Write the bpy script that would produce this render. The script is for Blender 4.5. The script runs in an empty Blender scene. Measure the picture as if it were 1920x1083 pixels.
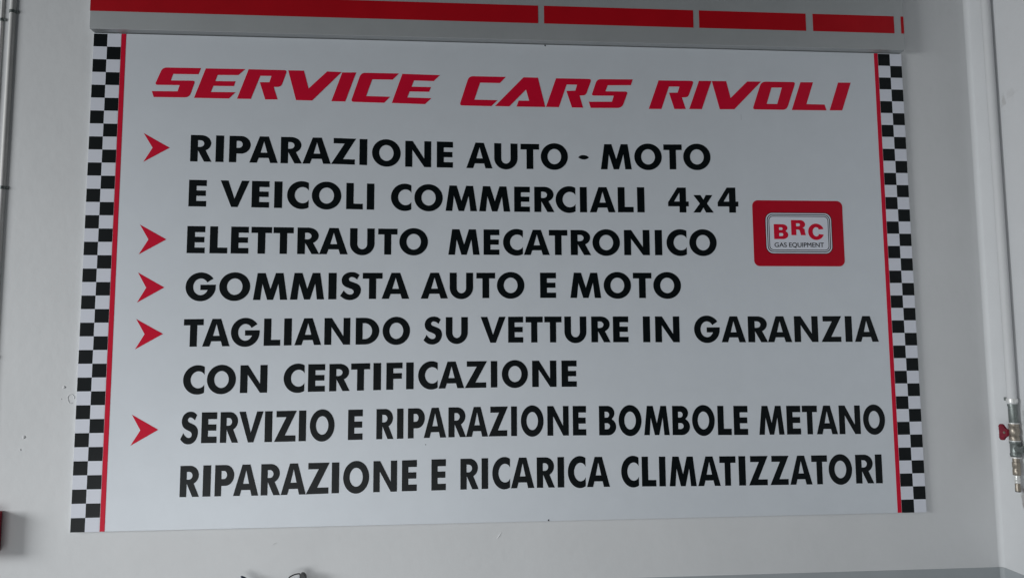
import bpy, bmesh, math, random
from mathutils import Vector, Matrix
from mathutils.geometry import tessellate_polygon
random.seed(7)
S = bpy.context.scene
C = S.collection
Z0 = 1.5                      # height of the lower edge of the sign above the floor

# ------------------------------------------------------------------ camera
cam = bpy.data.objects.new('camera', bpy.data.cameras.new('camera'))
C.objects.link(cam)
cam.matrix_world = Matrix(((0.997410, -0.000515, -0.071927, 1.399709), (-0.071702, -0.086385, -0.993678, -2.657139), (-0.005702, 0.996262, -0.086198, 2.144624), (0.000000, 0.000000, 0.000000, 1.000000)))
cam.data.sensor_width = 36
cam.data.lens = 24.375
cam.data.clip_start = .05
cam.data.clip_end = 100
S.camera = cam

# ------------------------------------------------------------------ light: daylight from a wide door on the left, and its bounce
w = bpy.data.worlds.new('World')
S.world = w
w.use_nodes = True
# dim surroundings, lighter towards the open door on the left, dark towards the right
nt = w.node_tree
tc = nt.nodes.new('ShaderNodeTexCoord'); sx = nt.nodes.new('ShaderNodeSeparateXYZ')
mr = nt.nodes.new('ShaderNodeMapRange')
mr.inputs['From Min'].default_value = -.65; mr.inputs['From Max'].default_value = .45
mr.inputs['To Min'].default_value = 2.0; mr.inputs['To Max'].default_value = .15
mx = nt.nodes.new('ShaderNodeVectorMath'); mx.operation = 'SCALE'
mx.inputs[0].default_value = (.84, .93, 1)
nt.links.new(tc.outputs['Generated'], sx.inputs[0])
nt.links.new(sx.outputs['X'], mr.inputs['Value'])
nt.links.new(mr.outputs['Result'], mx.inputs['Scale'])
nt.links.new(mx.outputs['Vector'], nt.nodes['Background'].inputs['Color'])
nt.nodes['Background'].inputs['Strength'].default_value = .06

def area(name, loc, aim, sx, sy, power, col, spread):
    d = bpy.data.lights.new(name, 'AREA')
    d.shape = 'RECTANGLE'; d.size = sx; d.size_y = sy; d.energy = power; d.color = col
    d.spread = math.radians(spread)
    o = bpy.data.objects.new(name, d); C.objects.link(o)
    o.location = loc
    o.rotation_euler = (Vector(aim) - Vector(loc)).to_track_quat('-Z', 'Y').to_euler()
area('door_daylight', (-5.6, -2.8, Z0 + 1.2), (.2, 0, Z0 + .25), 2.4, 2.0, 95, (.96, .985, 1), 95)
area('low_daylight', (.32, -2.5, Z0 - .6), (1.8, 0, Z0 - .05), 3.2, 1.0, 11.4, (.97, .99, 1), 100)
S.view_settings.view_transform = 'Standard'
S.view_settings.look = 'None'
S.view_settings.exposure = 0
S.view_settings.gamma = 1
S.view_settings.use_curve_mapping = False
S.render.engine = 'CYCLES'
S.cycles.filter_width = 1.45

# ------------------------------------------------------------------ materials
def mat(name, col, rough=.5, metal=0., spec=.5, vary=0., vscale=4., bump=0., bscale=60., coat=0.):
    m = bpy.data.materials.new(name); m.use_nodes = True
    nt = m.node_tree; b = nt.nodes['Principled BSDF']
    b.inputs['Base Color'].default_value = (*col, 1)
    b.inputs['Roughness'].default_value = rough
    b.inputs['Metallic'].default_value = metal
    b.inputs['Specular IOR Level'].default_value = spec
    b.inputs['Coat Weight'].default_value = coat
    tc = nt.nodes.new('ShaderNodeTexCoord')
    if vary:
        n = nt.nodes.new('ShaderNodeTexNoise'); n.inputs['Scale'].default_value = vscale
        n.inputs['Detail'].default_value = 6; n.inputs['Roughness'].default_value = .65
        r = nt.nodes.new('ShaderNodeValToRGB')
        r.color_ramp.elements[0].position = .3; r.color_ramp.elements[1].position = .7
        r.color_ramp.elements[0].color = (*[c * (1 - vary) for c in col], 1)
        r.color_ramp.elements[1].color = (*[min(1, c * (1 + vary)) for c in col], 1)
        nt.links.new(tc.outputs['Object'], n.inputs['Vector'])
        nt.links.new(n.outputs['Fac'], r.inputs['Fac'])
        nt.links.new(r.outputs['Color'], b.inputs['Base Color'])
    if bump:
        n = nt.nodes.new('ShaderNodeTexNoise'); n.inputs['Scale'].default_value = bscale
        n.inputs['Detail'].default_value = 5
        bp = nt.nodes.new('ShaderNodeBump'); bp.inputs['Strength'].default_value = bump
        bp.inputs['Distance'].default_value = .004
        nt.links.new(tc.outputs['Object'], n.inputs['Vector'])
        nt.links.new(n.outputs['Fac'], bp.inputs['Height'])
        nt.links.new(bp.outputs['Normal'], b.inputs['Normal'])
    return m
M = dict(
    wall=mat('wall_paint', (.655, .662, .668), .62, vary=.035, vscale=2.2, bump=.22, bscale=26),
    side=mat('side_wall_paint', (.665, .675, .685), .62, vary=.03, vscale=3., bump=.25, bscale=22),
    dado=mat('grey_dado_paint', (.36, .385, .40), .5, vary=.04, vscale=5, bump=.2, bscale=25),
    panel=mat('silver_panel', (.67, .705, .745), .5, metal=.12, spec=.35, vary=.02, vscale=9),
    edge=mat('panel_edge', (.45, .47, .49), .5),
    white=mat('white_vinyl', (.70, .72, .79), .4, spec=.3, vary=.015, vscale=8),
    black=mat('black_vinyl', (.0012, .0034, .0044), .38, spec=.2, vary=.15, vscale=12),
    red=mat('red_vinyl', (.62, .005, .032), .40, spec=.16, vary=.05, vscale=10),
    logo=mat('logo_red', (.46, .003, .018), .40, spec=.16, vary=.05, vscale=10),
    rededge=mat('red_band_vinyl', (.44, .004, .011), .42, spec=.16, vary=.06, vscale=6),
    box=mat('grey_metal_box', (.45, .465, .47), .55, metal=.4, spec=.3, vary=.04, vscale=7),
    dark=mat('dark_plastic', (.012, .013, .015), .4),
    navy=mat('navy_plastic', (.012, .018, .045), .3),
    steel=mat('zinc_steel', (.23, .255, .245), .42, metal=.7, vary=.25, vscale=60),
    brass=mat('nickel_brass', (.34, .30, .25), .4, metal=.65, vary=.2, vscale=70),
    bright=mat('bright_ring', (.75, .75, .73), .3, metal=.3),
    conduit=mat('conduit_grey', (.66, .65, .63), .5, vary=.05, vscale=15),
    handle=mat('red_handle', (.20, .004, .02), .45, vary=.3, vscale=90),
    redbox=mat('red_box_paint', (.28, .008, .02), .4, vary=.08, vscale=20),
    plaster=mat('plaster_lump', (.62, .625, .63), .7),
)

def stains(m, spots):
    """dirty patches on a painted wall: (y, z, half width, half height, strength)"""
    nt = m.node_tree; b = nt.nodes['Principled BSDF']
    src = b.inputs['Base Color'].links[0].from_socket
    tc = nt.nodes.new('ShaderNodeTexCoord')
    nz = nt.nodes.new('ShaderNodeTexNoise'); nz.inputs['Scale'].default_value = 45; nz.inputs['Detail'].default_value = 6
    nt.links.new(tc.outputs['Object'], nz.inputs['Vector'])
    for y, z, hw, hh, k in spots:
        mp = nt.nodes.new('ShaderNodeMapping')
        mp.inputs['Scale'].default_value = (0, 1 / hw, 1 / hh)
        mp.inputs['Location'].default_value = (0, -y / hw, -z / hh)
        ln = nt.nodes.new('ShaderNodeVectorMath'); ln.operation = 'LENGTH'
        ad = nt.nodes.new('ShaderNodeMath'); ad.operation = 'MULTIPLY_ADD'
        ad.inputs[1].default_value = -2.4; ad.inputs[2].default_value = 1.3
        a2 = nt.nodes.new('ShaderNodeMath'); a2.operation = 'ADD'
        mr = nt.nodes.new('ShaderNodeMapRange')
        mr.inputs['From Min'].default_value = 1.15; mr.inputs['From Max'].default_value = .55
        mr.inputs['To Max'].default_value = k
        mix = nt.nodes.new('ShaderNodeMix'); mix.data_type = 'RGBA'
        mix.inputs['B'].default_value = (.20, .17, .14, 1)
        nt.links.new(tc.outputs['Object'], mp.inputs['Vector'])
        nt.links.new(mp.outputs['Vector'], ln.inputs[0])
        nt.links.new(nz.outputs['Fac'], ad.inputs[0])
        nt.links.new(ln.outputs['Value'], a2.inputs[0]); nt.links.new(ad.outputs[0], a2.inputs[1])
        nt.links.new(a2.outputs[0], mr.inputs['Value'])
        nt.links.new(mr.outputs['Result'], mix.inputs['Factor'])
        nt.links.new(src, mix.inputs['A'])
        src = mix.outputs['Result']
    nt.links.new(src, b.inputs['Base Color'])
stains(M['side'], [(-.150, Z0 + .065, .035, .07, .6), (-.115, Z0 + .075, .012, .05, .5), (-.130, Z0 - .035, .012, .012, .5), (-.152, Z0 - .03, .008, .008, .5),
                   (-.150, Z0 + 1.60, .012, .035, .25), (-.19, Z0 + 1.62, .03, .02, .12), (-.150, Z0 + .37, .014, .05, .35)])

# ------------------------------------------------------------------ helpers
def tag(o, label, cat, group=None):
    o['label'] = label; o['category'] = cat
    if group: o['group'] = group
    return o
def thing(name, label, cat, loc, group=None):
    o = bpy.data.objects.new(name, None); C.objects.link(o); o.location = loc
    o.empty_display_size = .1
    return tag(o, label, cat, group)
def root_loc(o):
    v = Vector((0, 0, 0))
    while o is not None:
        v += o.location; o = o.parent
    return v
def obj(name, bm, mats, parent=None, smooth=False, loc=None, normals=True):
    """link a bmesh (in world coordinates) as ONE mesh object"""
    if normals: bmesh.ops.recalc_face_normals(bm, faces=bm.faces)
    off = root_loc(parent) if parent else Vector(loc or (0, 0, 0))
    bmesh.ops.translate(bm, verts=bm.verts, vec=-off)
    me = bpy.data.meshes.new(name); bm.to_mesh(me); bm.free()
    for m in (mats if isinstance(mats, (list, tuple)) else [mats]): me.materials.append(m)
    if smooth:
        for p in me.polygons: p.use_smooth = True
        me.set_sharp_from_angle(angle=math.radians(40))
    o = bpy.data.objects.new(name, me); C.objects.link(o)
    if parent: o.parent = parent
    else: o.location = off
    return o
def box(bm, x0, x1, y0, y1, z0, z1, bevel=0., segs=2, mi=0):
    r = bmesh.ops.create_cube(bm, size=1)
    for v in r['verts']:
        v.co = Vector((x0 if v.co.x < 0 else x1, y0 if v.co.y < 0 else y1, z0 if v.co.z < 0 else z1))
    fs = {f for v in r['verts'] for f in v.link_faces}
    for f in fs: f.material_index = mi
    if bevel:
        es = list({e for v in r['verts'] for e in v.link_edges})
        bmesh.ops.bevel(bm, geom=es, offset=bevel, segments=segs, affect='EDGES', profile=.5)
    return bm
def prism(bm, loops, yf, yb, mi=0):
    """a flat shape given by an outline and its holes in (x, z), from y = yf (front) to y = yb"""
    loops = [[Vector((p[0], p[1], 0)) for p in l] for l in loops]
    flat = [p for l in loops for p in l]
    f = [bm.verts.new((p.x, yf, p.y)) for p in flat]
    b = [bm.verts.new((p.x, yb, p.y)) for p in flat]
    for t in tessellate_polygon(loops):
        try:
            bm.faces.new([f[i] for i in t]).material_index = mi
            bm.faces.new([b[i] for i in reversed(t)]).material_index = mi
        except ValueError: pass
    k = 0
    for l in loops:
        n = len(l)
        for i in range(n):
            a, c = k + i, k + (i + 1) % n
            try: bm.faces.new((f[a], f[c], b[c], b[a])).material_index = mi
            except ValueError: pass
        k += n
    return bm
def lathe(bm, o, d, prof, n=20, mi=0):
    """prof = [(radius, distance along d)], closed at both ends"""
    d = Vector(d).normalized(); o = Vector(o)
    u = d.orthogonal().normalized(); v = d.cross(u)
    rings = []
    for r, h in prof:
        rings.append([bm.verts.new(o + d * h + (u * math.cos(2 * math.pi * i / n) + v * math.sin(2 * math.pi * i / n)) * r) for i in range(n)])
    for a, b in zip(rings, rings[1:]):
        for i in range(n):
            bm.faces.new((a[i], a[(i + 1) % n], b[(i + 1) % n], b[i])).material_index = mi
    bm.faces.new(rings[0]); bm.faces.new(rings[-1])
    return bm
def tube(bm, pts, r, n=10):
    pts = [Vector(p) for p in pts]; rings = []
    up = None
    for i, p in enumerate(pts):
        t = (pts[min(i + 1, len(pts) - 1)] - pts[max(i - 1, 0)]).normalized()
        up = t.orthogonal().normalized() if up is None else (up - t * up.dot(t)).normalized()
        s = t.cross(up); rr = r[i] if isinstance(r, (list, tuple)) else r
        rings.append([bm.verts.new(p + (up * math.cos(2 * math.pi * k / n) + s * math.sin(2 * math.pi * k / n)) * rr) for k in range(n)])
    for a, b in zip(rings, rings[1:]):
        for k in range(n): bm.faces.new((a[k], a[(k + 1) % n], b[(k + 1) % n], b[k]))
    bm.faces.new(rings[0]); bm.faces.new(rings[-1])
    return bm
def arc(cx, cy, rx, ry, a0, a1, n=None):
    n = n or max(4, int(abs(a1 - a0) / 7))
    return [(cx + rx * math.cos(math.radians(a0 + (a1 - a0) * i / n)), cy + ry * math.sin(math.radians(a0 + (a1 - a0) * i / n))) for i in range(n + 1)]
def spline(pts, sub=5):
    """Catmull-Rom through open points"""
    P = [pts[0]] + list(pts) + [pts[-1]]; out = []
    for i in range(1, len(P) - 2):
        for k in range(sub):
            t = k / sub; q = []
            for j in (0, 1):
                a, b, c, d = P[i - 1][j], P[i][j], P[i + 1][j], P[i + 2][j]
                q.append(.5 * (2 * b + (c - a) * t + (2 * a - 5 * b + 4 * c - d) * t * t + (3 * b - a - 3 * c + d) * t ** 3))
            out.append(tuple(q))
    return out + [tuple(pts[-1])]
def rounded(poly, n=6):
    """polygon whose corners may carry a third number, their radius"""
    out = []; N = len(poly)
    for i, p in enumerate(poly):
        if len(p) < 3: out.append(p); continue
        v = Vector(p[:2]); a = Vector(poly[i - 1][:2]) - v; b = Vector(poly[(i + 1) % N][:2]) - v
        r = min(p[2], a.length * .48, b.length * .48)
        A, B = v + a.normalized() * r, v + b.normalized() * r
        for k in range(n + 1):
            t = k / n
            out.append(tuple(A * (1 - t) ** 2 + v * 2 * t * (1 - t) + B * t * t))
    return out
def rrect(x0, x1, z0, z1, r):
    return arc(x1 - r, z1 - r, r, r, 0, 90, 8) + arc(x0 + r, z1 - r, r, r, 90, 180, 8) + arc(x0 + r, z0 + r, r, r, 180, 270, 8) + arc(x1 - r, z0 + r, r, r, 270, 360, 8)

# ------------------------------------------------------------------ the bold geometric alphabet, each letter in a unit box
OV = .03   # round letters run past the lines
def G_S():
    a = spline([(.925, .92), (.76, 1.0), (.56, 1.03), (.35, 1.005), (.17, .92), (.075, .79), (.07, .66), (.13, .55), (.27, .465), (.45, .41), (.57, .37), (.64, .315), (.645, .25), (.58, .19), (.47, .175), (.36, .195), (.25, .255), (.165, .33)])
    b = spline([(0, .13), (.12, .05), (.28, -.015), (.47, -.035), (.67, -.01), (.85, .075), (.965, .21), (1.0, .35), (.96, .475), (.85, .565), (.68, .625), (.50, .675), (.425, .715), (.41, .77), (.465, .825), (.57, .84), (.70, .805), (.81, .745)])
    return [a + b]
GL = {
    'E': [[(0, 0), (0, 1), (1, 1), (1, .775), (.43, .775), (.43, .605), (.965, .605), (.965, .40), (.43, .40), (.43, .21), (1, .21), (1, 0)]],
    'F': [[(0, 0), (0, 1), (1, 1), (1, .785), (.43, .785), (.43, .61), (.965, .61), (.965, .40), (.43, .40), (.43, 0)]],
    'L': [[(0, 0), (0, 1), (.44, 1), (.44, .215), (1, .215), (1, 0)]],
    'T': [[(.32, 0), (.32, .775), (0, .775), (0, 1), (1, 1), (1, .775), (.68, .775), (.68, 0)]],
    'I': [[(0, 0), (0, 1), (1, 1), (1, 0)]],
    'N': [[(0, 0), (0, 1), (.28, 1), (.735, .32), (.735, 1), (1, 1), (1, 0), (.74, 0), (.27, .66), (.27, 0)]],
    'A': [[(0, 0), (.35, 1), (.665, 1), (1, 0), (.735, 0), (.68, .185), (.325, .185), (.262, 0)], [(.385, .385), (.505, .82), (.625, .385)]],
    'V': [[(.385, 0), (0, 1), (.265, 1), (.49, .31), (.735, 1), (1, 1), (.605, 0)]],
    'M': [[(0, 0), (.12, 1), (.352, 1), (.503, .40), (.655, 1), (.878, 1), (1, 0), (.79, 0), (.735, .60), (.587, 0), (.415, 0), (.265, .60), (.213, 0)]],
    'Z': [[(.09, 1), (1, 1), (.48, .2), (.96, .2), (.96, 0), (0, 0), (.535, .795), (.09, .795)]],
    'O': [arc(.5, .5, .5, .5 + OV, 0, 360, 56)[:-1], arc(.5, .5, .252, .305, 0, 360, 44)[:-1]],
    'C': [[(1, .94 + OV * .6)] + arc(.68, .5, .68, .5 + OV, 64, 296, 40) + [(1, .06 - OV * .6), (1, .32)] + arc(.715, .5, .365, .305, -40, -320, 36)[1:-1] + [(1, .68)]],
    'G': [arc(.5, .5, .5, .5 + OV, 34, 352, 48) + [(1, .575), (.49, .575), (.49, .38), (.735, .38)] + arc(.5, .5, .25, .305, -32, -328, 36)],
    'D': [[(0, 0), (0, 1), (.36, 1)] + arc(.38, .5, .62, .5, 90, -90, 28) + [(.36, 0)], [(.29, .205), (.38, .205)] + arc(.38, .5, .315, .295, -88, 88, 20) + [(.38, .795), (.29, .795)]],
    'P': [[(0, 0), (0, 1), (.5, 1)] + arc(.54, .665, .46, .335, 90, -90, 22) + [(.34, .33), (.34, 0)], [(.335, .55), (.46, .55)] + arc(.46, .68, .165, .13, -88, 88, 14) + [(.46, .81), (.335, .81)]],
    'R': [[(0, 0), (0, 1), (.46, 1)] + arc(.49, .695, .475, .305, 90, -62, 20) + [(1, 0), (.655, 0), (.35, .43), (.345, 0)], [(.34, .555), (.45, .555)] + arc(.45, .68, .19, .125, -88, 88, 14) + [(.45, .805), (.34, .805)]],
    'B': [[(0, 0), (0, 1), (.47, 1)] + arc(.5, .755, .41, .245, 90, -52, 16) + arc(.52, .29, .48, .29, 58, -90, 18) + [(.48, 0)], [(.33, .60), (.44, .60)] + arc(.44, .70, .16, .10, -86, 86, 12) + [(.44, .80), (.33, .80)], [(.33, .205), (.46, .205)] + arc(.46, .308, .18, .103, -86, 86, 12) + [(.46, .411), (.33, .411)]],
    'U': [[(0, 1), (0, .42)] + arc(.5, .42, .5, .42 + OV, 180, 360, 30) + [(1, 1), (.70, 1), (.70, .40)] + arc(.5, .40, .2, .20, 0, -180, 18) + [(.30, 1)]],
    'S': G_S(),
    '4': [[(.55, 0), (.55, .245), (0, .245), (0, .41), (.46, 1), (.875, 1), (.875, .44), (1, .44), (1, .245), (.875, .245), (.875, 0)], [(.56, .80), (.56, .44), (.29, .44)]],
    'x': [[(0, 0), (.33, .36), (.02, .70), (.37, .70), (.51, .51), (.63, .70), (.96, .70), (.68, .36), (1, 0), (.63, 0), (.50, .20), (.35, 0)]],
    '-': [spline([(0, .47), (.2, .54), (.45, .562), (.78, .54), (1, .465), (.82, .41), (.5, .385), (.2, .42), (0, .47)], 4)[:-1]],
}
def letters(bm, row, yf=-.0006):
    for i, (ch, x0, x1, b0, b1, t0, t1) in enumerate(row):
        q = yf - (i % 2) * .00012
        loops = [[(x0 + (x1 - x0) * u, Z0 + (b0 + (b1 - b0) * u) * (1 - v) + (t0 + (t1 - t0) * u) * v) for u, v in l] for l in GL[ch]]
        prism(bm, loops, q, .0004)
    return bm
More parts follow.
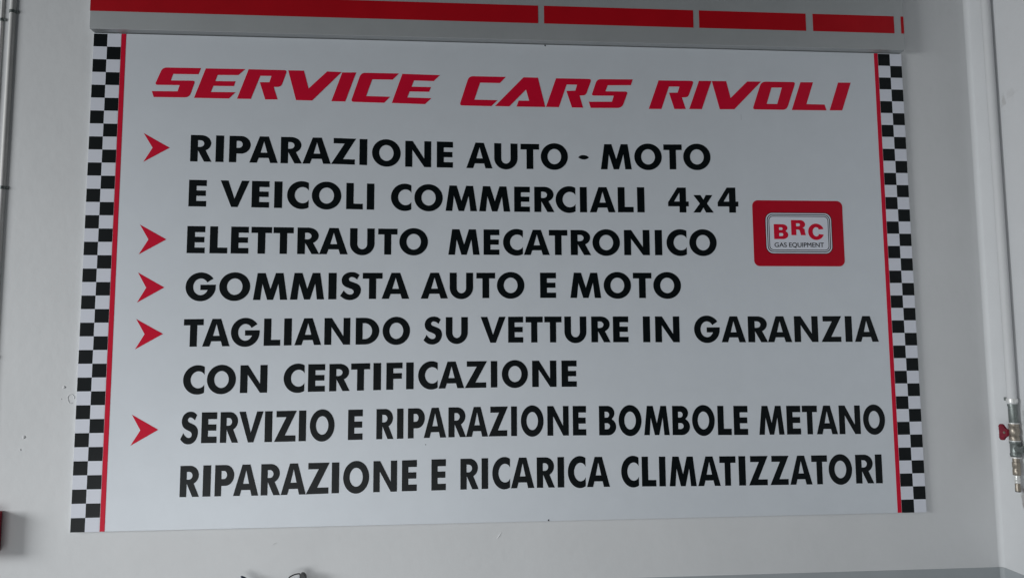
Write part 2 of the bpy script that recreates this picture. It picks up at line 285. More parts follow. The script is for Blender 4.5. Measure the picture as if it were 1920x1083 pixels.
# letter, left, right, base at both sides, top at both sides (metres on the sign)
LINES = [
    [("R", 0.3713, 0.4497, 1.3591, 1.3585, 1.4616, 1.4612), ("I", 0.4647, 0.4941, 1.3584, 1.3582, 1.4611, 1.4609), ("P", 0.5146, 0.5937, 1.3581, 1.3575, 1.4608, 1.4603), ("A", 0.5905, 0.6961, 1.3575, 1.3568, 1.4603, 1.4597), ("R", 0.7069, 0.7867, 1.3567, 1.3564, 1.4596, 1.4592), ("A", 0.7893, 0.8956, 1.3564, 1.3564, 1.4592, 1.4588), ("Z", 0.8974, 0.9907, 1.3564, 1.3546, 1.4588, 1.4567), ("I", 1.0045, 1.0337, 1.3542, 1.3534, 1.4563, 1.4556), ("O", 1.0525, 1.1621, 1.3529, 1.3499, 1.4551, 1.4522), ("N", 1.1798, 1.2795, 1.3494, 1.3485, 1.4518, 1.4512), ("E", 1.3016, 1.3641, 1.3483, 1.3478, 1.4511, 1.4504), ("A", 1.4162, 1.5181, 1.3474, 1.3469, 1.4496, 1.4482), ("U", 1.5251, 1.6165, 1.3469, 1.3466, 1.4482, 1.4472), ("T", 1.6286, 1.7019, 1.3466, 1.3468, 1.4471, 1.4473), ("O", 1.7083, 1.8157, 1.3469, 1.3479, 1.4474, 1.4489), ("-", 1.8567, 1.899, 1.3483, 1.3487, 1.4495, 1.45), ("M", 1.9469, 2.0708, 1.3491, 1.3505, 1.4507, 1.4522), ("O", 2.0821, 2.193, 1.3507, 1.3521, 1.4523, 1.4534), ("T", 2.2006, 2.2748, 1.3522, 1.3532, 1.4535, 1.4545), ("O", 2.2806, 2.3919, 1.3533, 1.3547, 1.4546, 1.4564)],
    [("E", 0.3707, 0.4354, 1.1865, 1.1862, 1.2883, 1.2878), ("V", 0.487, 0.5934, 1.186, 1.185, 1.2875, 1.2868), ("E", 0.6028, 0.6677, 1.1849, 1.1839, 1.2867, 1.2861), ("I", 0.6866, 0.7162, 1.1836, 1.1833, 1.2859, 1.2855), ("C", 0.7345, 0.8151, 1.1831, 1.1824, 1.2853, 1.2845), ("O", 0.827, 0.9379, 1.1823, 1.1814, 1.2844, 1.2833), ("L", 0.9567, 1.0195, 1.1812, 1.1803, 1.2831, 1.282), ("I", 1.0347, 1.0627, 1.18, 1.1796, 1.2816, 1.2811), ("C", 1.1265, 1.2043, 1.1791, 1.1786, 1.2803, 1.2794), ("O", 1.216, 1.3248, 1.1785, 1.1778, 1.2792, 1.2779), ("M", 1.3361, 1.4572, 1.1777, 1.1772, 1.2778, 1.2767), ("M", 1.4659, 1.5866, 1.1772, 1.1766, 1.2766, 1.2758), ("E", 1.6024, 1.6638, 1.1764, 1.1762, 1.2757, 1.2759), ("R", 1.6812, 1.7597, 1.1763, 1.1764, 1.2761, 1.2766), ("C", 1.7653, 1.8436, 1.1764, 1.1765, 1.2766, 1.2769), ("I", 1.8612, 1.8888, 1.1765, 1.1767, 1.2769, 1.2771), ("A", 1.9, 2.002, 1.1768, 1.1777, 1.2772, 1.2781), ("L", 2.0122, 2.0748, 1.1777, 1.1783, 1.2781, 1.2787), ("I", 2.0899, 2.1191, 1.1784, 1.1786, 1.2788, 1.279), ("4", 2.2142, 2.2976, 1.1791, 1.1795, 1.2792, 1.2798), ("x", 2.3156, 2.3981, 1.1796, 1.18, 1.28, 1.2809), ("4", 2.4156, 2.4998, 1.18, 1.1805, 1.2811, 1.2821)],
    [("E", 0.3703, 0.4356, 1.0091, 1.0088, 1.1117, 1.1113), ("L", 0.4536, 0.518, 1.0087, 1.0085, 1.1112, 1.1107), ("E", 0.5309, 0.5957, 1.0084, 1.0081, 1.1106, 1.1102), ("T", 0.6055, 0.6814, 1.0081, 1.0078, 1.1102, 1.1096), ("T", 0.6873, 0.762, 1.0077, 1.0075, 1.1096, 1.1091), ("R", 0.7765, 0.8584, 1.0074, 1.0071, 1.109, 1.1084), ("A", 0.8582, 0.9652, 1.0071, 1.0067, 1.1084, 1.1076), ("U", 0.9732, 1.0658, 1.0067, 1.0065, 1.1075, 1.1068), ("T", 1.0794, 1.1524, 1.0065, 1.0065, 1.1067, 1.1064), ("O", 1.1599, 1.2689, 1.0065, 1.0067, 1.1064, 1.1064), ("M", 1.347, 1.4675, 1.0069, 1.0071, 1.1063, 1.1062), ("E", 1.4827, 1.5436, 1.0071, 1.0072, 1.1062, 1.1062), ("C", 1.5582, 1.6352, 1.0072, 1.0073, 1.1061, 1.106), ("A", 1.6389, 1.7396, 1.0073, 1.0074, 1.106, 1.1059), ("T", 1.7371, 1.8097, 1.0074, 1.0075, 1.1059, 1.1061), ("R", 1.8226, 1.9025, 1.0076, 1.0077, 1.1062, 1.1067), ("O", 1.9085, 2.0173, 1.0078, 1.008, 1.1068, 1.1075), ("N", 2.034, 2.1358, 1.0081, 1.0083, 1.1076, 1.1083), ("I", 2.1569, 2.1858, 1.0084, 1.0084, 1.1084, 1.1086), ("C", 2.2038, 2.2847, 1.0085, 1.0087, 1.1088, 1.1093), ("O", 2.2956, 2.4062, 1.0087, 1.009, 1.1094, 1.1101)],
    [("G", 0.3711, 0.4806, 0.8312, 0.8321, 0.9333, 0.9339), ("O", 0.4932, 0.6061, 0.8322, 0.833, 0.9339, 0.9345), ("M", 0.6175, 0.7432, 0.8331, 0.834, 0.9346, 0.9352), ("M", 0.7534, 0.8795, 0.8341, 0.8352, 0.9353, 0.9359), ("I", 0.8953, 0.9254, 0.8353, 0.8356, 0.936, 0.9361), ("S", 0.9395, 1.0167, 0.8358, 0.8365, 0.9361, 0.9363), ("T", 1.0231, 1.0976, 0.8366, 0.8371, 0.9363, 0.9365), ("A", 1.0948, 1.1988, 0.8371, 0.8375, 0.9365, 0.937), ("A", 1.2425, 1.3457, 0.8377, 0.8385, 0.9372, 0.9375), ("U", 1.3524, 1.442, 0.8385, 0.8395, 0.9375, 0.9375), ("T", 1.4547, 1.5269, 0.8397, 0.8401, 0.9375, 0.9377), ("O", 1.5337, 1.6398, 0.8402, 0.8404, 0.9377, 0.9381), ("E", 1.701, 1.763, 0.8405, 0.8405, 0.9383, 0.9385), ("M", 1.8186, 1.9398, 0.8404, 0.8401, 0.9386, 0.9387), ("O", 1.9501, 2.058, 0.8401, 0.8399, 0.9387, 0.9388), ("T", 2.0662, 2.1397, 0.8399, 0.8397, 0.9388, 0.9389), ("O", 2.1469, 2.2571, 0.8397, 0.8395, 0.9389, 0.939)],
    [("T", 0.37, 0.4408, 0.6597, 0.6603, 0.7618, 0.7626), ("A", 0.4378, 0.537, 0.6603, 0.6611, 0.7625, 0.7633), ("G", 0.5408, 0.6454, 0.6611, 0.6619, 0.7633, 0.7635), ("L", 0.6609, 0.7211, 0.662, 0.6625, 0.7636, 0.7638), ("I", 0.7347, 0.7628, 0.6627, 0.6631, 0.7639, 0.7641), ("A", 0.7735, 0.8718, 0.6632, 0.6642, 0.7642, 0.7649), ("N", 0.8832, 0.9791, 0.6643, 0.6647, 0.7649, 0.7654), ("D", 0.9995, 1.0874, 0.6647, 0.6651, 0.7654, 0.7658), ("O", 1.0999, 1.2029, 0.6653, 0.6663, 0.7658, 0.7664), ("S", 1.2538, 1.3238, 0.6668, 0.6674, 0.7667, 0.767), ("U", 1.338, 1.4217, 0.6676, 0.6684, 0.7671, 0.7675), ("V", 1.4709, 1.5668, 0.6689, 0.6693, 0.7678, 0.7682), ("E", 1.5762, 1.6339, 0.6693, 0.6692, 0.7682, 0.7684), ("T", 1.6435, 1.7098, 0.6692, 0.6691, 0.7684, 0.7685), ("T", 1.7161, 1.7826, 0.6691, 0.669, 0.7685, 0.7685), ("U", 1.7937, 1.8794, 0.669, 0.6688, 0.7685, 0.7685), ("R", 1.8985, 1.9734, 0.6688, 0.6687, 0.7684, 0.7684), ("E", 1.9837, 2.0442, 0.6687, 0.6684, 0.7684, 0.7684), ("I", 2.1018, 2.1298, 0.6681, 0.6679, 0.7683, 0.7683), ("N", 2.1503, 2.2466, 0.6678, 0.6674, 0.7682, 0.7681), ("G", 2.3052, 2.4077, 0.6671, 0.6666, 0.768, 0.7678), ("A", 2.4143, 2.5117, 0.6665, 0.666, 0.7678, 0.7676), ("R", 2.5218, 2.6012, 0.666, 0.6659, 0.7676, 0.7676), ("A", 2.6009, 2.6993, 0.6659, 0.6658, 0.7676, 0.7676), ("N", 2.7098, 2.8067, 0.6658, 0.6656, 0.7676, 0.7675), ("Z", 2.8196, 2.9041, 0.6656, 0.6656, 0.7675, 0.7675), ("I", 2.9187, 2.9468, 0.6655, 0.6655, 0.7675, 0.7675), ("A", 2.9572, 3.0553, 0.6655, 0.6654, 0.7675, 0.7675)],
    [("C", 0.374, 0.45, 0.4871, 0.4875, 0.5887, 0.5893), ("O", 0.4594, 0.5634, 0.4876, 0.4882, 0.5894, 0.5902), ("N", 0.5791, 0.6775, 0.4882, 0.4889, 0.5904, 0.5912), ("C", 0.737, 0.813, 0.4895, 0.4901, 0.5918, 0.5925), ("E", 0.8263, 0.8883, 0.4902, 0.4909, 0.5926, 0.5928), ("R", 0.9043, 0.98, 0.4911, 0.4923, 0.5928, 0.5938), ("T", 0.9846, 1.0548, 0.4924, 0.4936, 0.594, 0.5952), ("I", 1.0672, 1.0957, 0.4938, 0.4943, 0.5953, 0.5956), ("F", 1.1156, 1.1756, 0.4947, 0.4957, 0.5958, 0.5965), ("I", 1.1895, 1.2176, 0.496, 0.4964, 0.5966, 0.597), ("C", 1.2345, 1.3078, 0.4966, 0.4976, 0.5972, 0.5982), ("A", 1.3113, 1.4079, 0.4976, 0.4985, 0.5982, 0.5993), ("Z", 1.4103, 1.4948, 0.4986, 0.4995, 0.5993, 0.5997), ("I", 1.509, 1.5338, 0.4997, 0.4999, 0.5998, 0.5998), ("O", 1.551, 1.651, 0.5, 0.5001, 0.5998, 0.5998), ("N", 1.6673, 1.7607, 0.5001, 0.4999, 0.5999, 0.5998), ("E", 1.7805, 1.839, 0.4998, 0.4995, 0.5997, 0.5996)],
    [("S", 0.3707, 0.4329, 0.3082, 0.308, 0.4191, 0.4194), ("E", 0.4452, 0.5, 0.308, 0.3079, 0.4195, 0.4195), ("R", 0.5124, 0.5777, 0.3079, 0.3078, 0.4195, 0.42), ("V", 0.5797, 0.6668, 0.3078, 0.3082, 0.42, 0.4208), ("I", 0.6724, 0.6995, 0.3083, 0.3084, 0.4208, 0.421), ("Z", 0.7069, 0.7876, 0.3084, 0.3092, 0.4211, 0.4217), ("I", 0.796, 0.8223, 0.3094, 0.3098, 0.4218, 0.4219), ("O", 0.836, 0.9263, 0.3099, 0.3108, 0.422, 0.4224), ("E", 0.9761, 1.0298, 0.3113, 0.3118, 0.4227, 0.4231), ("R", 1.0805, 1.1441, 0.3123, 0.313, 0.4237, 0.4244), ("I", 1.157, 1.1806, 0.3132, 0.3135, 0.4246, 0.4247), ("P", 1.1974, 1.2605, 0.3137, 0.3147, 0.4248, 0.4259), ("A", 1.2567, 1.3401, 0.3146, 0.3155, 0.4258, 0.4269), ("R", 1.3488, 1.415, 0.3156, 0.3161, 0.4269, 0.4273), ("A", 1.415, 1.4977, 0.3161, 0.3169, 0.4273, 0.4279), ("Z", 1.5003, 1.5736, 0.3169, 0.3171, 0.4279, 0.428), ("I", 1.5855, 1.6078, 0.317, 0.3169, 0.428, 0.4279), ("O", 1.6228, 1.7095, 0.3169, 0.3165, 0.4279, 0.4277), ("N", 1.724, 1.8057, 0.3165, 0.316, 0.4276, 0.4271), ("E", 1.8218, 1.8731, 0.3159, 0.3155, 0.427, 0.4265), ("B", 1.9231, 1.989, 0.3149, 0.3142, 0.426, 0.4253), ("O", 1.9991, 2.0881, 0.3141, 0.3131, 0.4252, 0.4242), ("M", 2.0981, 2.1976, 0.313, 0.3118, 0.4241, 0.423), ("B", 2.2092, 2.2778, 0.3116, 0.3108, 0.4228, 0.4221), ("O", 2.287, 2.3764, 0.3107, 0.3095, 0.422, 0.421), ("L", 2.3881, 2.4426, 0.3094, 0.3087, 0.4209, 0.4203), ("E", 2.4521, 2.508, 0.3086, 0.3081, 0.4202, 0.4196), ("M", 2.5527, 2.6536, 0.3078, 0.3072, 0.419, 0.4181), ("E", 2.6641, 2.7201, 0.3072, 0.3069, 0.418, 0.4176), ("T", 2.7269, 2.7876, 0.3069, 0.3065, 0.4176, 0.4171), ("A", 2.7843, 2.8693, 0.3065, 0.3057, 0.4171, 0.4166), ("N", 2.8764, 2.963, 0.3056, 0.305, 0.4166, 0.416), ("O", 2.9747, 3.0641, 0.305, 0.3046, 0.4159, 0.4154)],
    [("R", 0.3753, 0.4437, 0.1158, 0.116, 0.2272, 0.2277), ("I", 0.4565, 0.4842, 0.1161, 0.1162, 0.2278, 0.2279), ("P", 0.4989, 0.5675, 0.1162, 0.1161, 0.2279, 0.2282), ("A", 0.5649, 0.6547, 0.1161, 0.1159, 0.2282, 0.2286), ("R", 0.6636, 0.7332, 0.116, 0.116, 0.2286, 0.2289), ("A", 0.7355, 0.8256, 0.116, 0.1167, 0.2289, 0.2299), ("Z", 0.826, 0.911, 0.1167, 0.1182, 0.2299, 0.2304), ("I", 0.9194, 0.9462, 0.1184, 0.1187, 0.2303, 0.2305), ("O", 0.961, 1.0561, 0.1188, 0.1193, 0.2307, 0.2322), ("N", 1.0714, 1.1586, 0.1194, 0.1204, 0.2324, 0.2336), ("E", 1.1767, 1.2318, 0.1207, 0.1212, 0.2338, 0.2345), ("E", 1.2859, 1.3397, 0.1214, 0.1218, 0.2352, 0.2356), ("R", 1.394, 1.462, 0.1224, 0.1232, 0.2356, 0.2362), ("I", 1.4733, 1.4978, 0.1233, 0.1235, 0.2364, 0.2366), ("C", 1.5135, 1.5805, 0.1235, 0.1235, 0.2366, 0.2366), ("A", 1.5836, 1.6719, 0.1235, 0.1234, 0.2366, 0.2362), ("R", 1.6818, 1.7499, 0.1234, 0.1233, 0.2361, 0.236), ("I", 1.7609, 1.7858, 0.1232, 0.1231, 0.2361, 0.236), ("C", 1.8003, 1.8682, 0.123, 0.1225, 0.2358, 0.235), ("A", 1.8729, 1.9611, 0.1225, 0.1218, 0.2349, 0.2339), ("C", 2.0055, 2.0732, 0.1214, 0.1208, 0.2334, 0.2326), ("L", 2.0853, 2.1407, 0.1207, 0.12, 0.2324, 0.2316), ("I", 2.1527, 2.1776, 0.1198, 0.1194, 0.2315, 0.231), ("M", 2.1926, 2.298, 0.1192, 0.1178, 0.2308, 0.2293), ("A", 2.3044, 2.3926, 0.1177, 0.1171, 0.2293, 0.2284), ("T", 2.3898, 2.4534, 0.1171, 0.1167, 0.2285, 0.228), ("I", 2.4655, 2.4925, 0.1166, 0.1165, 0.2279, 0.2276), ("Z", 2.5049, 2.5818, 0.1164, 0.116, 0.2275, 0.2269), ("Z", 2.5899, 2.6655, 0.116, 0.1157, 0.2269, 0.2262), ("A", 2.6692, 2.7576, 0.1157, 0.1153, 0.2262, 0.2257), ("T", 2.7565, 2.8197, 0.1153, 0.1151, 0.2257, 0.2256), ("O", 2.8254, 2.9196, 0.1151, 0.1152, 0.2256, 0.2254), ("R", 2.9345, 3.0071, 0.1152, 0.1148, 0.2254, 0.2253), ("I", 3.0149, 3.0421, 0.1147, 0.1143, 0.2253, 0.2253)]]
TITLE = [
    [[(0.2576, 1.7233, 0.0166), (0.3999, 1.7241), (0.3914, 1.6994), (0.2975, 1.6985), (0.2898, 1.6729), (0.3804, 1.674, 0.0106), (0.3602, 1.6076, 0.0181), (0.2289, 1.6065), (0.2212, 1.6296), (0.316, 1.6307), (0.3229, 1.6552), (0.2311, 1.6545, 0.0106)]],
    [[(0.4181, 1.7232), (0.5654, 1.7241), (0.54, 1.6996), (0.4626, 1.6984), (0.4546, 1.674), (0.5303, 1.6748), (0.5249, 1.6557), (0.448, 1.655), (0.4394, 1.6307), (0.5315, 1.6317), (0.5075, 1.6064), (0.3779, 1.6064)]],
    [[(0.5787, 1.7238), (0.7242, 1.7236, 0.0121), (0.7025, 1.6567, 0.0226), (0.6744, 1.6557), (0.6904, 1.6066), (0.6437, 1.6056), (0.6219, 1.6732), (0.6579, 1.6743), (0.6652, 1.6991), (0.6228, 1.6988), (0.5896, 1.6065), (0.5379, 1.6064)]],
    [[(0.7281, 1.723), (0.7876, 1.7234), (0.8068, 1.6523), (0.8764, 1.7222), (0.9316, 1.7208), (0.8211, 1.605), (0.7601, 1.6054)]],
    [[(0.9342, 1.7195), (0.9878, 1.7208), (0.9474, 1.6036), (0.8944, 1.6038)]],
    [[(1.0065, 1.7202, 0.0181), (1.1528, 1.7203), (1.1287, 1.6951), (1.0497, 1.6946), (1.027, 1.627), (1.1196, 1.6262), (1.0966, 1.6016), (0.9686, 1.603, 0.0121)]],
    [[(1.1661, 1.7193), (1.3127, 1.7176), (1.2882, 1.693), (1.2115, 1.6936), (1.2023, 1.6684), (1.2778, 1.6684), (1.2708, 1.6493), (1.1949, 1.649), (1.186, 1.6249), (1.2797, 1.6238), (1.2547, 1.5994), (1.1263, 1.6015)]],
    [[(1.4264, 1.7162, 0.0175), (1.5723, 1.7164), (1.5483, 1.6909), (1.4704, 1.6907), (1.4477, 1.6216), (1.5392, 1.6212), (1.5142, 1.5966), (1.389, 1.5969, 0.0123)]],
    [[(1.6426, 1.7164), (1.7, 1.7162), (1.728, 1.5974), (1.614, 1.5967), (1.6223, 1.6209), (1.6643, 1.6214), (1.6523, 1.667), (1.5852, 1.5969), (1.5288, 1.5973)]],
    [[(1.7723, 1.7154), (1.9155, 1.7159, 0.0123), (1.8909, 1.6479, 0.0228), (1.8659, 1.647), (1.8796, 1.5976), (1.8348, 1.5975), (1.8134, 1.6646), (1.8493, 1.6666), (1.8563, 1.691), (1.8145, 1.6909), (1.7823, 1.5976), (1.7311, 1.5978)]],
    [[(1.9375, 1.7156, 0.0158), (2.0823, 1.7178), (2.0742, 1.6939), (1.9799, 1.6914), (1.9704, 1.6664), (2.0614, 1.6671, 0.0105), (2.0364, 1.5995, 0.0193), (1.9101, 1.5974), (1.903, 1.6223), (1.9964, 1.6242), (2.0039, 1.6491), (1.9136, 1.6476, 0.0105)]],
    [[(2.1878, 1.7161), (2.3332, 1.7174, 0.0129), (2.3071, 1.6489, 0.0215), (2.2816, 1.6479), (2.2965, 1.6003), (2.2499, 1.5994), (2.2296, 1.6661), (2.2649, 1.6673), (2.273, 1.6922), (2.2298, 1.6918), (2.1967, 1.5984), (2.145, 1.5978)]],
    [[(2.3539, 1.7179), (2.4053, 1.7186), (2.3623, 1.6011), (2.3107, 1.6006)]],
    [[(2.4073, 1.7186), (2.4668, 1.7195), (2.4828, 1.6496), (2.5544, 1.7199), (2.6123, 1.7208), (2.4971, 1.6033), (2.4367, 1.6021)]],
    [[(2.6133, 1.7208, 0.0194), (2.7569, 1.722, 0.0121), (2.7153, 1.6051, 0.0181), (2.5726, 1.6043, 0.0121)], [(2.6549, 1.6967), (2.6986, 1.6977), (2.6767, 1.6287), (2.6323, 1.6283)]],
    [[(2.778, 1.722), (2.8311, 1.7227), (2.7993, 1.6307), (2.8759, 1.6303), (2.8829, 1.6064), (2.7369, 1.605)]],
    [[(2.9376, 1.7241), (2.9911, 1.7248), (2.9498, 1.6077), (2.8966, 1.6066)]]]
ARROWS = [
    [(0.198, 1.4656), (0.2947, 1.4108), (0.2009, 1.3553), (0.2323, 1.4098)],
    [(0.198, 1.1157), (0.2952, 1.0606), (0.1976, 1.004), (0.2304, 1.0598)],
    [(0.198, 0.9355), (0.2944, 0.8802), (0.1986, 0.8242), (0.2293, 0.8793)],
    [(0.1985, 0.7629), (0.2959, 0.708), (0.1982, 0.6515), (0.2302, 0.7073)],
    [(0.1969, 0.4141), (0.2922, 0.3586), (0.1958, 0.3024), (0.2286, 0.3575)]]

# ------------------------------------------------------------------ walls
WX, WY = 3.523, .012          # corner of the two walls, face of the back wall
wall = tag(obj('back_wall', box(bmesh.new(), -2.6, WX, WY, .25, 0, Z0 + 2.6), M['wall'], loc=(0, WY, 0)),
           'white plastered wall carrying the big workshop sign', 'wall')
obj('dado', box(bmesh.new(), -2.6, WX - .0015, WY - .0015, WY + .004, 0.002, Z0 - .22), M['dado'], wall)
def lump(name, x, z, r, sx=1., flat=.35, parent=wall, m='plaster'):
    bm = bmesh.new(); bmesh.ops.create_icosphere(bm, subdivisions=3, radius=r)
    for v in bm.verts:
        k = 1 + .22 * math.sin(v.co.x / r * 3 + x * 40) * math.cos(v.co.z / r * 2.3 + z * 30)
        v.co = Vector((v.co.x * k * sx + x, WY + v.co.y * flat, v.co.z * k + Z0 + z))
    return obj(name, bm, M[m], parent, smooth=True)
for x, z, r, sx, fl in ((-.052, .515, .0055, 1, .5), (-.183, .337, .006, 1, .45), (-.193, .292, .0035, 1, .5), (-.060, .472, .0025, 1, .5)):
    lump('filled_screw_hole', x, z, r, sx, fl)
bm = bmesh.new()
tube(bm, [(-.026 + .011 * math.cos(a) * (1 + .15 * math.sin(3 * a)), WY, Z0 + .473 + .017 * math.sin(a)) for a in [i * math.pi / 9 for i in range(16)]], [.0012 + .0008 * math.sin(i * 1.7) ** 2 for i in range(16)], 6)
obj('plaster_scar', bm, M['wall'], wall, smooth=True)
bm = bmesh.new()
tube(bm, [(1.532, WY, Z0 - .062), (1.539, WY, Z0 - .052), (1.548, WY, Z0 - .040)], [.0012, .002, .0008], 6)
obj('plaster_scar', bm, M['wall'], wall, smooth=True)
bm = bmesh.new()
tube(bm, [(.708, WY, Z0 - .063), (.714, WY, Z0 - .059), (.722, WY, Z0 - .057)], [.001, .0022, .001], 6)
obj('plaster_scar', bm, M['plaster'], wall, smooth=True)

side = tag(obj('side_wall', box(bmesh.new(), WX, WX + .25, -2.4, .25, 0, Z0 + 2.6), M['side'], loc=(WX, 0, 0)),
           'narrow white wall at right angles beside the sign, carrying the painted pipe', 'wall')
obj('dado', box(bmesh.new(), WX - .0015, WX + .004, -2.4, WY - .002, 0.002, Z0 - .2185), M['dado'], side)

# the plaster runs round the inner corner in a small curve
fr = .022
def corner(z0, z1, r):
    bm = bmesh.new(); n = 8
    p = [(WX + .001 - r + r * math.sin(t), WY + .001 - r + r * math.cos(t)) for t in [math.pi / 2 * i / n for i in range(n + 1)]]
    rows = [[bm.verts.new((x, y, z)) for x, y in p] + [bm.verts.new((WX + .02, WY + .02, z))] for z in (z0, z1)]
    for i in range(n + 2):
        j = (i + 1) % (n + 2); bm.faces.new((rows[0][i], rows[0][j], rows[1][j], rows[1][i]))
    bm.faces.new(rows[0]); bm.faces.new(rows[1])
    return bm
obj('corner_cove', corner(Z0 - .219, Z0 + 2.6, fr), M['side'], side, smooth=True)
obj('corner_cove', corner(.003, Z0 - .2195, fr + .003), M['dado'], side, smooth=True)

# ------------------------------------------------------------------ the sign
W, H = 3.2145, 1.853
sign = thing('service_sign', 'large silver workshop sign with chequered borders, red title and black lettering', 'sign', (W / 2, 0, Z0))
obj('panel', box(bmesh.new(), 0, W, 0, WY - .0005, Z0, Z0 + H, .0006, 1), M['panel'], sign)
s = .05
def band(x0, cols):
    bm = bmesh.new()
    for c in range(2):
        for r in range(37):
            box_x = x0 + c * s
            vs = [bm.verts.new((box_x + a * s, -.0005, Z0 + (r + b) * s)) for a, b in ((0, 0), (1, 0), (1, 1), (0, 1))]
            bm.faces.new(vs).material_index = 1 if (r + c + cols) % 2 == 0 else 0
    bmesh.ops.remove_doubles(bm, verts=bm.verts, dist=.0005)
    g = bmesh.ops.extrude_face_region(bm, geom=bm.faces[:])
    bmesh.ops.translate(bm, verts=[v for v in g['geom'] if isinstance(v, bmesh.types.BMVert)], vec=(0, .0009, 0))
    return bm
obj('checkered_border', band(0, 0), [M['white'], M['black']], sign)
obj('checkered_border', band(W - 2 * s, 0), [M['white'], M['black']], sign)
for x0, x1 in ((.1015, .1185), (W - .1175, W - .1015)):
    obj('red_stripe', prism(bmesh.new(), [[(x0, Z0 + .0005), (x1, Z0 + .0005), (x1, Z0 + H - .001), (x0, Z0 + H - .001)]], -.0006, .0004), M['red'], sign)
for i0, i1 in ((0, 7), (7, 11), (11, 17)):
    bm = bmesh.new()
    for i, g in enumerate(TITLE[i0:i1]):
        prism(bm, [[(p[0], p[1] + Z0) for p in rounded(l)] for l in g], -.0006 - (i % 2) * .00012, .0004)
    obj('title_word', bm, M['red'], sign)
for row in LINES:
    words = [[row[0]]]
    for a, b in zip(row, row[1:]):
        if b[1] - a[2] > .034: words.append([])
        words[-1].append(b)
    for wd in words: obj('word', letters(bmesh.new(), wd), M['black'], sign)
for a in ARROWS: obj('arrow', prism(bmesh.new(), [[(x, z + Z0) for x, z in a]], -.0006, .0004), M['red'], sign)
# round-cornered trade plate in red, white and black
lx0, lx1, lz0, lz1 = 2.5568, 2.9300, Z0 + .9665, Z0 + 1.2314
plate = obj('logo_plate', prism(bmesh.new(), [rrect(lx0, lx1, lz0, lz1, .023)], -.0008, .0003), M['logo'], sign)
ix0, ix1, iz0, iz1 = 2.6092, 2.8805, Z0 + 1.0180, Z0 + 1.1806
def ring(a, b, y):
    f = lambda d: rrect(ix0 + d, ix1 - d, iz0 + d, iz1 - d, .028 - d * .85)
    return prism(bmesh.new(), [f(a), f(b)[::-1]], y, -.0009)
obj('logo_outline', ring(-.0022, .0002, -.0013), M['black'], plate)
obj('logo_field', prism(bmesh.new(), [rrect(ix0, ix1, iz0, iz1, .028)], -.0012, -.0004), M['white'], plate)
obj('logo_outline', ring(.0050, .0082, -.0014), M['black'], plate)
obj('logo_outline', ring(.0120, .0147, -.0014), M['black'], plate)
LG = {
    'B': [[(0, 0), (0, 1), (.55, 1)] + arc(.6, .75, .36, .25, 90, -50, 14) + arc(.62, .285, .38, .285, 55, -90, 16) + [(.55, 0)], [(.36, .61), (.55, .61)] + arc(.55, .70, .07, .085, -86, 86, 8) + [(.55, .785), (.36, .785)], [(.36, .20), (.57, .20)] + arc(.57, .305, .08, .10, -86, 86, 8) + [(.57, .405), (.36, .405)]],
    'R': [[(0, 0), (0, 1), (.6, 1)] + arc(.62, .72, .36, .28, 90, -42, 14) + [(.80, .49), (.93, .40), (.95, .20), (1, 0), (.66, 0), (.62, .18), (.58, .33), (.48, .37), (.345, .37), (.345, 0)], [(.345, .59), (.52, .59)] + arc(.52, .69, .10, .095, -86, 86, 8) + [(.52, .785), (.345, .785)]],
    'C': [arc(.52, .5, .52, .5, 20, 340, 40) + [(.66, .36)] + arc(.52, .5, .23, .28, -42, -318, 26) + [(.66, .64)]],
}
bm = bmesh.new()
for ch, x0, x1, z0, z1 in (('B', 2.6418, 2.7002, 1.0752, 1.1353), ('R', 2.7135, 2.7727, 1.0914, 1.1523), ('C', 2.7832, 2.8466, 1.0724, 1.1386)):
    prism(bm, [[(x0 + (x1 - x0) * u, Z0 + z0 + (z1 - z0) * v) for u, v in l] for l in LG[ch]], -.0016, -.0011)
obj('logo_letters', bm, M['red'], plate)
def small_text(txt, x0, x1, z0, z1):
    cu = bpy.data.curves.new('text', 'FONT'); cu.body = txt; cu.offset = 0
    t = bpy.data.objects.new('text', cu); C.objects.link(t)
    bpy.context.view_layer.update()
    me = bpy.data.meshes.new_from_object(t.evaluated_get(bpy.context.evaluated_depsgraph_get()))
    bm = bmesh.new(); bm.from_mesh(me)
    bpy.data.objects.remove(t); bpy.data.curves.remove(cu); bpy.data.meshes.remove(me)
    xs = [v.co.x for v in bm.verts]
    a, b = min(xs), max(xs); hgt = .73
    for v in bm.verts:
        v.co = Vector((x0 + (v.co.x - a) / (b - a) * (x1 - x0), -.0015, z0 + v.co.y / hgt * (z1 - z0)))
    return bm
bm = bmesh.new()
for dx, dz, dy in ((0, 0, 0), (.0006, 0, -.00006), (.0003, .0004, -.00012)):
    for txt, x0, x1, z0, z1 in (('GAS', 2.6420, 2.6918, 1.0432, 1.0619), ('EQUIPMENT', 2.7020, 2.8456, 1.0434, 1.0622)):
        b2 = small_text(txt, x0, x1, Z0 + z0, Z0 + z1)
        bmesh.ops.translate(b2, verts=b2.verts, vec=(dx, dy, dz))
        me = bpy.data.meshes.new('t'); b2.to_mesh(me); b2.free(); bm.from_mesh(me); bpy.data.meshes.remove(me)
for f in bm.faces:
    f.normal_update()
    if f.normal.y > 0: f.normal_flip()
obj('logo_small_text', bm, M['black'], plate, normals=False)
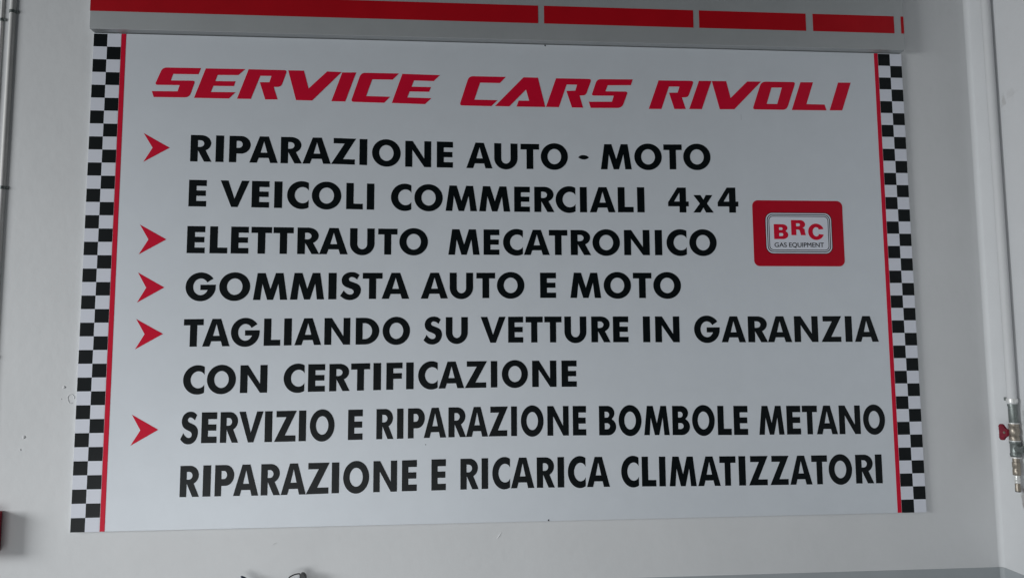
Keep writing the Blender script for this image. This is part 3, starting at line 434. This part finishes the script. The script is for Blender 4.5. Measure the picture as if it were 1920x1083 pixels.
# dark clips where the two sheets of the panel meet, and specks on it
for x, z in ((1.725, .0035), (1.73, H - .004)):
    obj('joint_clip', box(bmesh.new(), x - .0025, x + .0025, -.0015, .0005, Z0 + z - .003, Z0 + z + .003, .0008, 1), M['dark'], sign)
obj('speck', lathe(bmesh.new(), (1.264, .0002, Z0 + .290), (0, -1, 0), [(.002, 0), (.0014, .0006)], 10), M['dark'], sign)
obj('scratch', box(bmesh.new(), 2.5232, 2.5244, -.0004, .0003, Z0 + 1.560, Z0 + 1.582), M['edge'], sign)

# ------------------------------------------------------------------ grey box above the sign
fb = thing('shutter_box', 'grey metal box above the sign with a broken red band', 'fascia', (W / 2, 0, Z0 + 1.8565))
fz0, fz1, fy = Z0 + 1.8562, Z0 + 2.22, -.0305
obj('casing', box(bmesh.new(), -.003, W - .0005, fy, WY - .0005, fz0, fz1, .0015, 2), M['box'], fb)
bz0, bz1 = Z0 + 1.9255, Z0 + 1.998
for x0, x1 in ((-.0025, 1.6995), (1.7231, 2.3272), (2.3512, 2.7957), (2.8254, 3.1708), (3.2005, W - .002)):
    obj('red_band', box(bmesh.new(), x0, x1, fy - .0008, fy + .0004, bz0, bz1), M['rededge'], fb)

# ------------------------------------------------------------------ conduits on the left
def conduit(x, label, clips, r=.0110):
    t = thing('conduit', label, 'pipe', (x, WY - .0125, Z0 + .02), 'conduits down the wall left of the sign')
    obj('tube', tube(bmesh.new(), [(x, WY - r * .12, Z0 + .075), (x, WY - r * .12, Z0 + 2.6)], r, 16), M['conduit'], t, smooth=True)
    for z in clips:
        c = bmesh.new()
        lathe(c, (x, WY - r * .12, Z0 + z - .006), (0, 0, 1), [(r + .0004, 0), (r + .0020, .001), (r + .0020, .011), (r + .0004, .012)], 16)
        box(c, x + r - .001, x + r + .010, WY - .0035, WY - .0002, Z0 + z - .006, Z0 + z + .006, .001, 1)
        lathe(c, (x + r + .006, WY - .0035, Z0 + z), (0, -1, 0), [(.0035, 0), (.0025, .002)], 8)
        obj('pipe_clip', c, M['steel'], t, smooth=True)
    return t
conduit(-.3055, 'pale round conduit with metal clips, the thicker of two left of the sign', (1.932, 1.252, .628))
conduit(-.3440, 'thin pale cable cover at the left edge beside the thicker conduit', (1.90, 1.26, .60), .006)
rb = thing('red_box', 'small red metal box low on the wall at the left edge', 'box', (-.31, WY, Z0 - .06))
obj('housing', box(bmesh.new(), -.385, -.241, -.036, WY - .0003, Z0 - .062, Z0 + .080, .005, 3), M['redbox'], rb, smooth=True)
obj('lid', box(bmesh.new(), -.388, -.2385, -.046, -.0365, Z0 - .065, Z0 + .083, .003, 2), M['redbox'], rb, smooth=True)

# ------------------------------------------------------------------ compressed air pipe on the side wall
PX, PY = 3.4985, -.122
ap = thing('air_pipe', 'white painted pipe ending in a red handled ball valve and brass coupler', 'pipe', (PX, PY, Z0 + .09))
def up(name, prof, m, n=24, parent=ap, y=PY):
    return obj(name, lathe(bmesh.new(), (PX, y, Z0), (0, 0, 1), prof, n), M[m], parent, smooth=True)
up('pipe', [(.0165, .425), (.0165, 2.6)], 'wall')
c = bmesh.new()
lathe(c, (PX, PY, Z0), (0, 0, 1), [(.0168, .430), (.0195, .431), (.0195, .445), (.0168, .446)], 20)
obj('pipe_clamp', c, M['bright'], ap, smooth=True)
c = box(bmesh.new(), PX - .006, PX + .002, PY + .016, PY + .034, Z0 + .436, Z0 + .449, .001, 1)
obj('clamp_ear', c, M['steel'], ap)
up('nipple', [(.014, .350), (.0152, .352), (.0152, .415), (.0165, .416), (.0165, .426)], 'steel')
v = up('valve_body', [(.0165, .286), (.0175, .29), (.0175, .302), (.0150, .306), (.0190, .314), (.0190, .330), (.0150, .338), (.0175, .342), (.0175, .352)], 'brass')
for z in (.2865, .3525):
    obj('ring', lathe(bmesh.new(), (PX, PY, Z0), (0, 0, 1), [(.0165, z - .0022), (.0198, z - .0015), (.0198, z + .0015), (.0165, z + .0022)], 24), M['bright'], v, smooth=True)
# butterfly handle in front of the valve, pointing to the back wall
hb = bmesh.new()
prof = spline([(-.006, .012), (.008, .015), (.014, .027), (.024, .031), (.036, .027), (.038, .017), (.035, .009), (.0355, 0), (.035, -.009), (.038, -.017), (.036, -.027), (.024, -.031), (.014, -.027), (.008, -.015), (-.006, -.012)], 4)
hx0, hx1 = PX - .026, PX - .017
f = [hb.verts.new((hx0, PY + .008 + a, Z0 + .316 + b)) for a, b in prof]
g = [hb.verts.new((hx1, PY + .008 + a, Z0 + .316 + b)) for a, b in prof]
hb.faces.new(f); hb.faces.new(g)
for i in range(len(f)):
    j = (i + 1) % len(f); hb.faces.new((f[i], f[j], g[j], g[i]))
bmesh.ops.bevel(hb, geom=[e for e in hb.edges if abs(e.verts[0].co.x - e.verts[1].co.x) < 1e-6], offset=.002, segments=2, affect='EDGES')
hd = obj('valve_handle', hb, M['handle'], ap, smooth=True)
obj('stem', lathe(bmesh.new(), (PX - .029, PY + .016, Z0 + .316), (1, 0, 0), [(.004, 0), (.005, .002), (.005, .018)], 12), M['brass'], hd, smooth=True)
t = up('tee', [(.0165, .228), (.0185, .231), (.0185, .238), (.0168, .241), (.0168, .274), (.0185, .277), (.0185, .284), (.0165, .286)], 'steel')
obj('branch', lathe(bmesh.new(), (PX, PY - .010, Z0 + .258), (0, -1, 0), [(.0135, 0), (.0135, .022), (.0150, .024), (.0150, .032), (.0105, .033), (.0100, .026)], 20), M['steel'], t, smooth=True)
up('ring', [(.0150, .222), (.0185, .2225), (.0185, .2265), (.0150, .2275)], 'bright')
k = up('coupler', [(.0120, .158), (.0135, .160), (.0135, .178), (.0125, .180), (.0125, .186), (.0138, .188), (.0138, .206), (.0118, .208), (.0118, .222)], 'brass')
up('collar', [(.0090, .128), (.0108, .131), (.0108, .136), (.0092, .138), (.0108, .140), (.0108, .146), (.0092, .149), (.0092, .158)], 'bright')
n = up('plug', [(.0080, .099), (.0095, .0995), (.0095, .112), (.0088, .114), (.0088, .128)], 'brass')
obj('opening', lathe(bmesh.new(), (PX, PY, Z0), (0, 0, 1), [(.0078, .096), (.0092, .097), (.0092, .0993)], 18), M['dark'], n, smooth=True)

# ------------------------------------------------------------------ tools hanging below the sign
hl = thing('tool_handle', 'dark navy rounded handle tip hanging low on the wall under the sign', 'tool', (.64, -.025, Z0 - .26))
obj('grip', tube(bmesh.new(), [(.6085 + .115 * t, -.026, Z0 - .1605 - .10 * t) for t in (0, .03, .08, .2, .4, .7, 1)], [.0015, .0045, .0070, .0095, .0105, .010, .009], 14), M['navy'], hl, smooth=True)
obj('hook', tube(bmesh.new(), [(.655, WY, Z0 - .212), (.655, -.018, Z0 - .220), (.658, -.038, Z0 - .208)], .003, 8), M['steel'], hl, smooth=True)
lp = thing('strap_loop', 'black loop and buckle with a grey strap hanging low under the sign', 'strap', (.82, -.025, Z0 - .28))
pts = spline([(.766, -.220), (.769, -.195), (.7765, -.173), (.789, -.164), (.804, -.1592), (.8165, -.159), (.8155, -.166), (.807, -.180), (.800, -.205), (.794, -.235)], 5)
obj('cord', tube(bmesh.new(), [(x, -.025, Z0 + z) for x, z in pts], .0024, 8), M['dark'], lp, smooth=True)
bk = prism(bmesh.new(), [[(x, Z0 + z) for x, z in spline([(.816, -.166), (.8185, -.1585), (.825, -.157), (.8325, -.1615), (.8375, -.1745), (.838, -.215), (.831, -.255), (.812, -.250), (.808, -.215), (.816, -.166)], 4)[:-1]]], -.034, -.010)
bmesh.ops.recalc_face_normals(bk, faces=bk.faces)
obj('buckle', bk, M['dark'], lp)
obj('strap', prism(bmesh.new(), [[(x, Z0 + z) for x, z in ((.8135, -.1625), (.8185, -.1605), (.815, -.185), (.810, -.215), (.803, -.215), (.8075, -.185))]], -.0365, -.0325), M['edge'], lp)
obj('hook', tube(bmesh.new(), [(.826, WY, Z0 - .205), (.826, -.012, Z0 - .205)], .004, 8), M['steel'], lp, smooth=True)
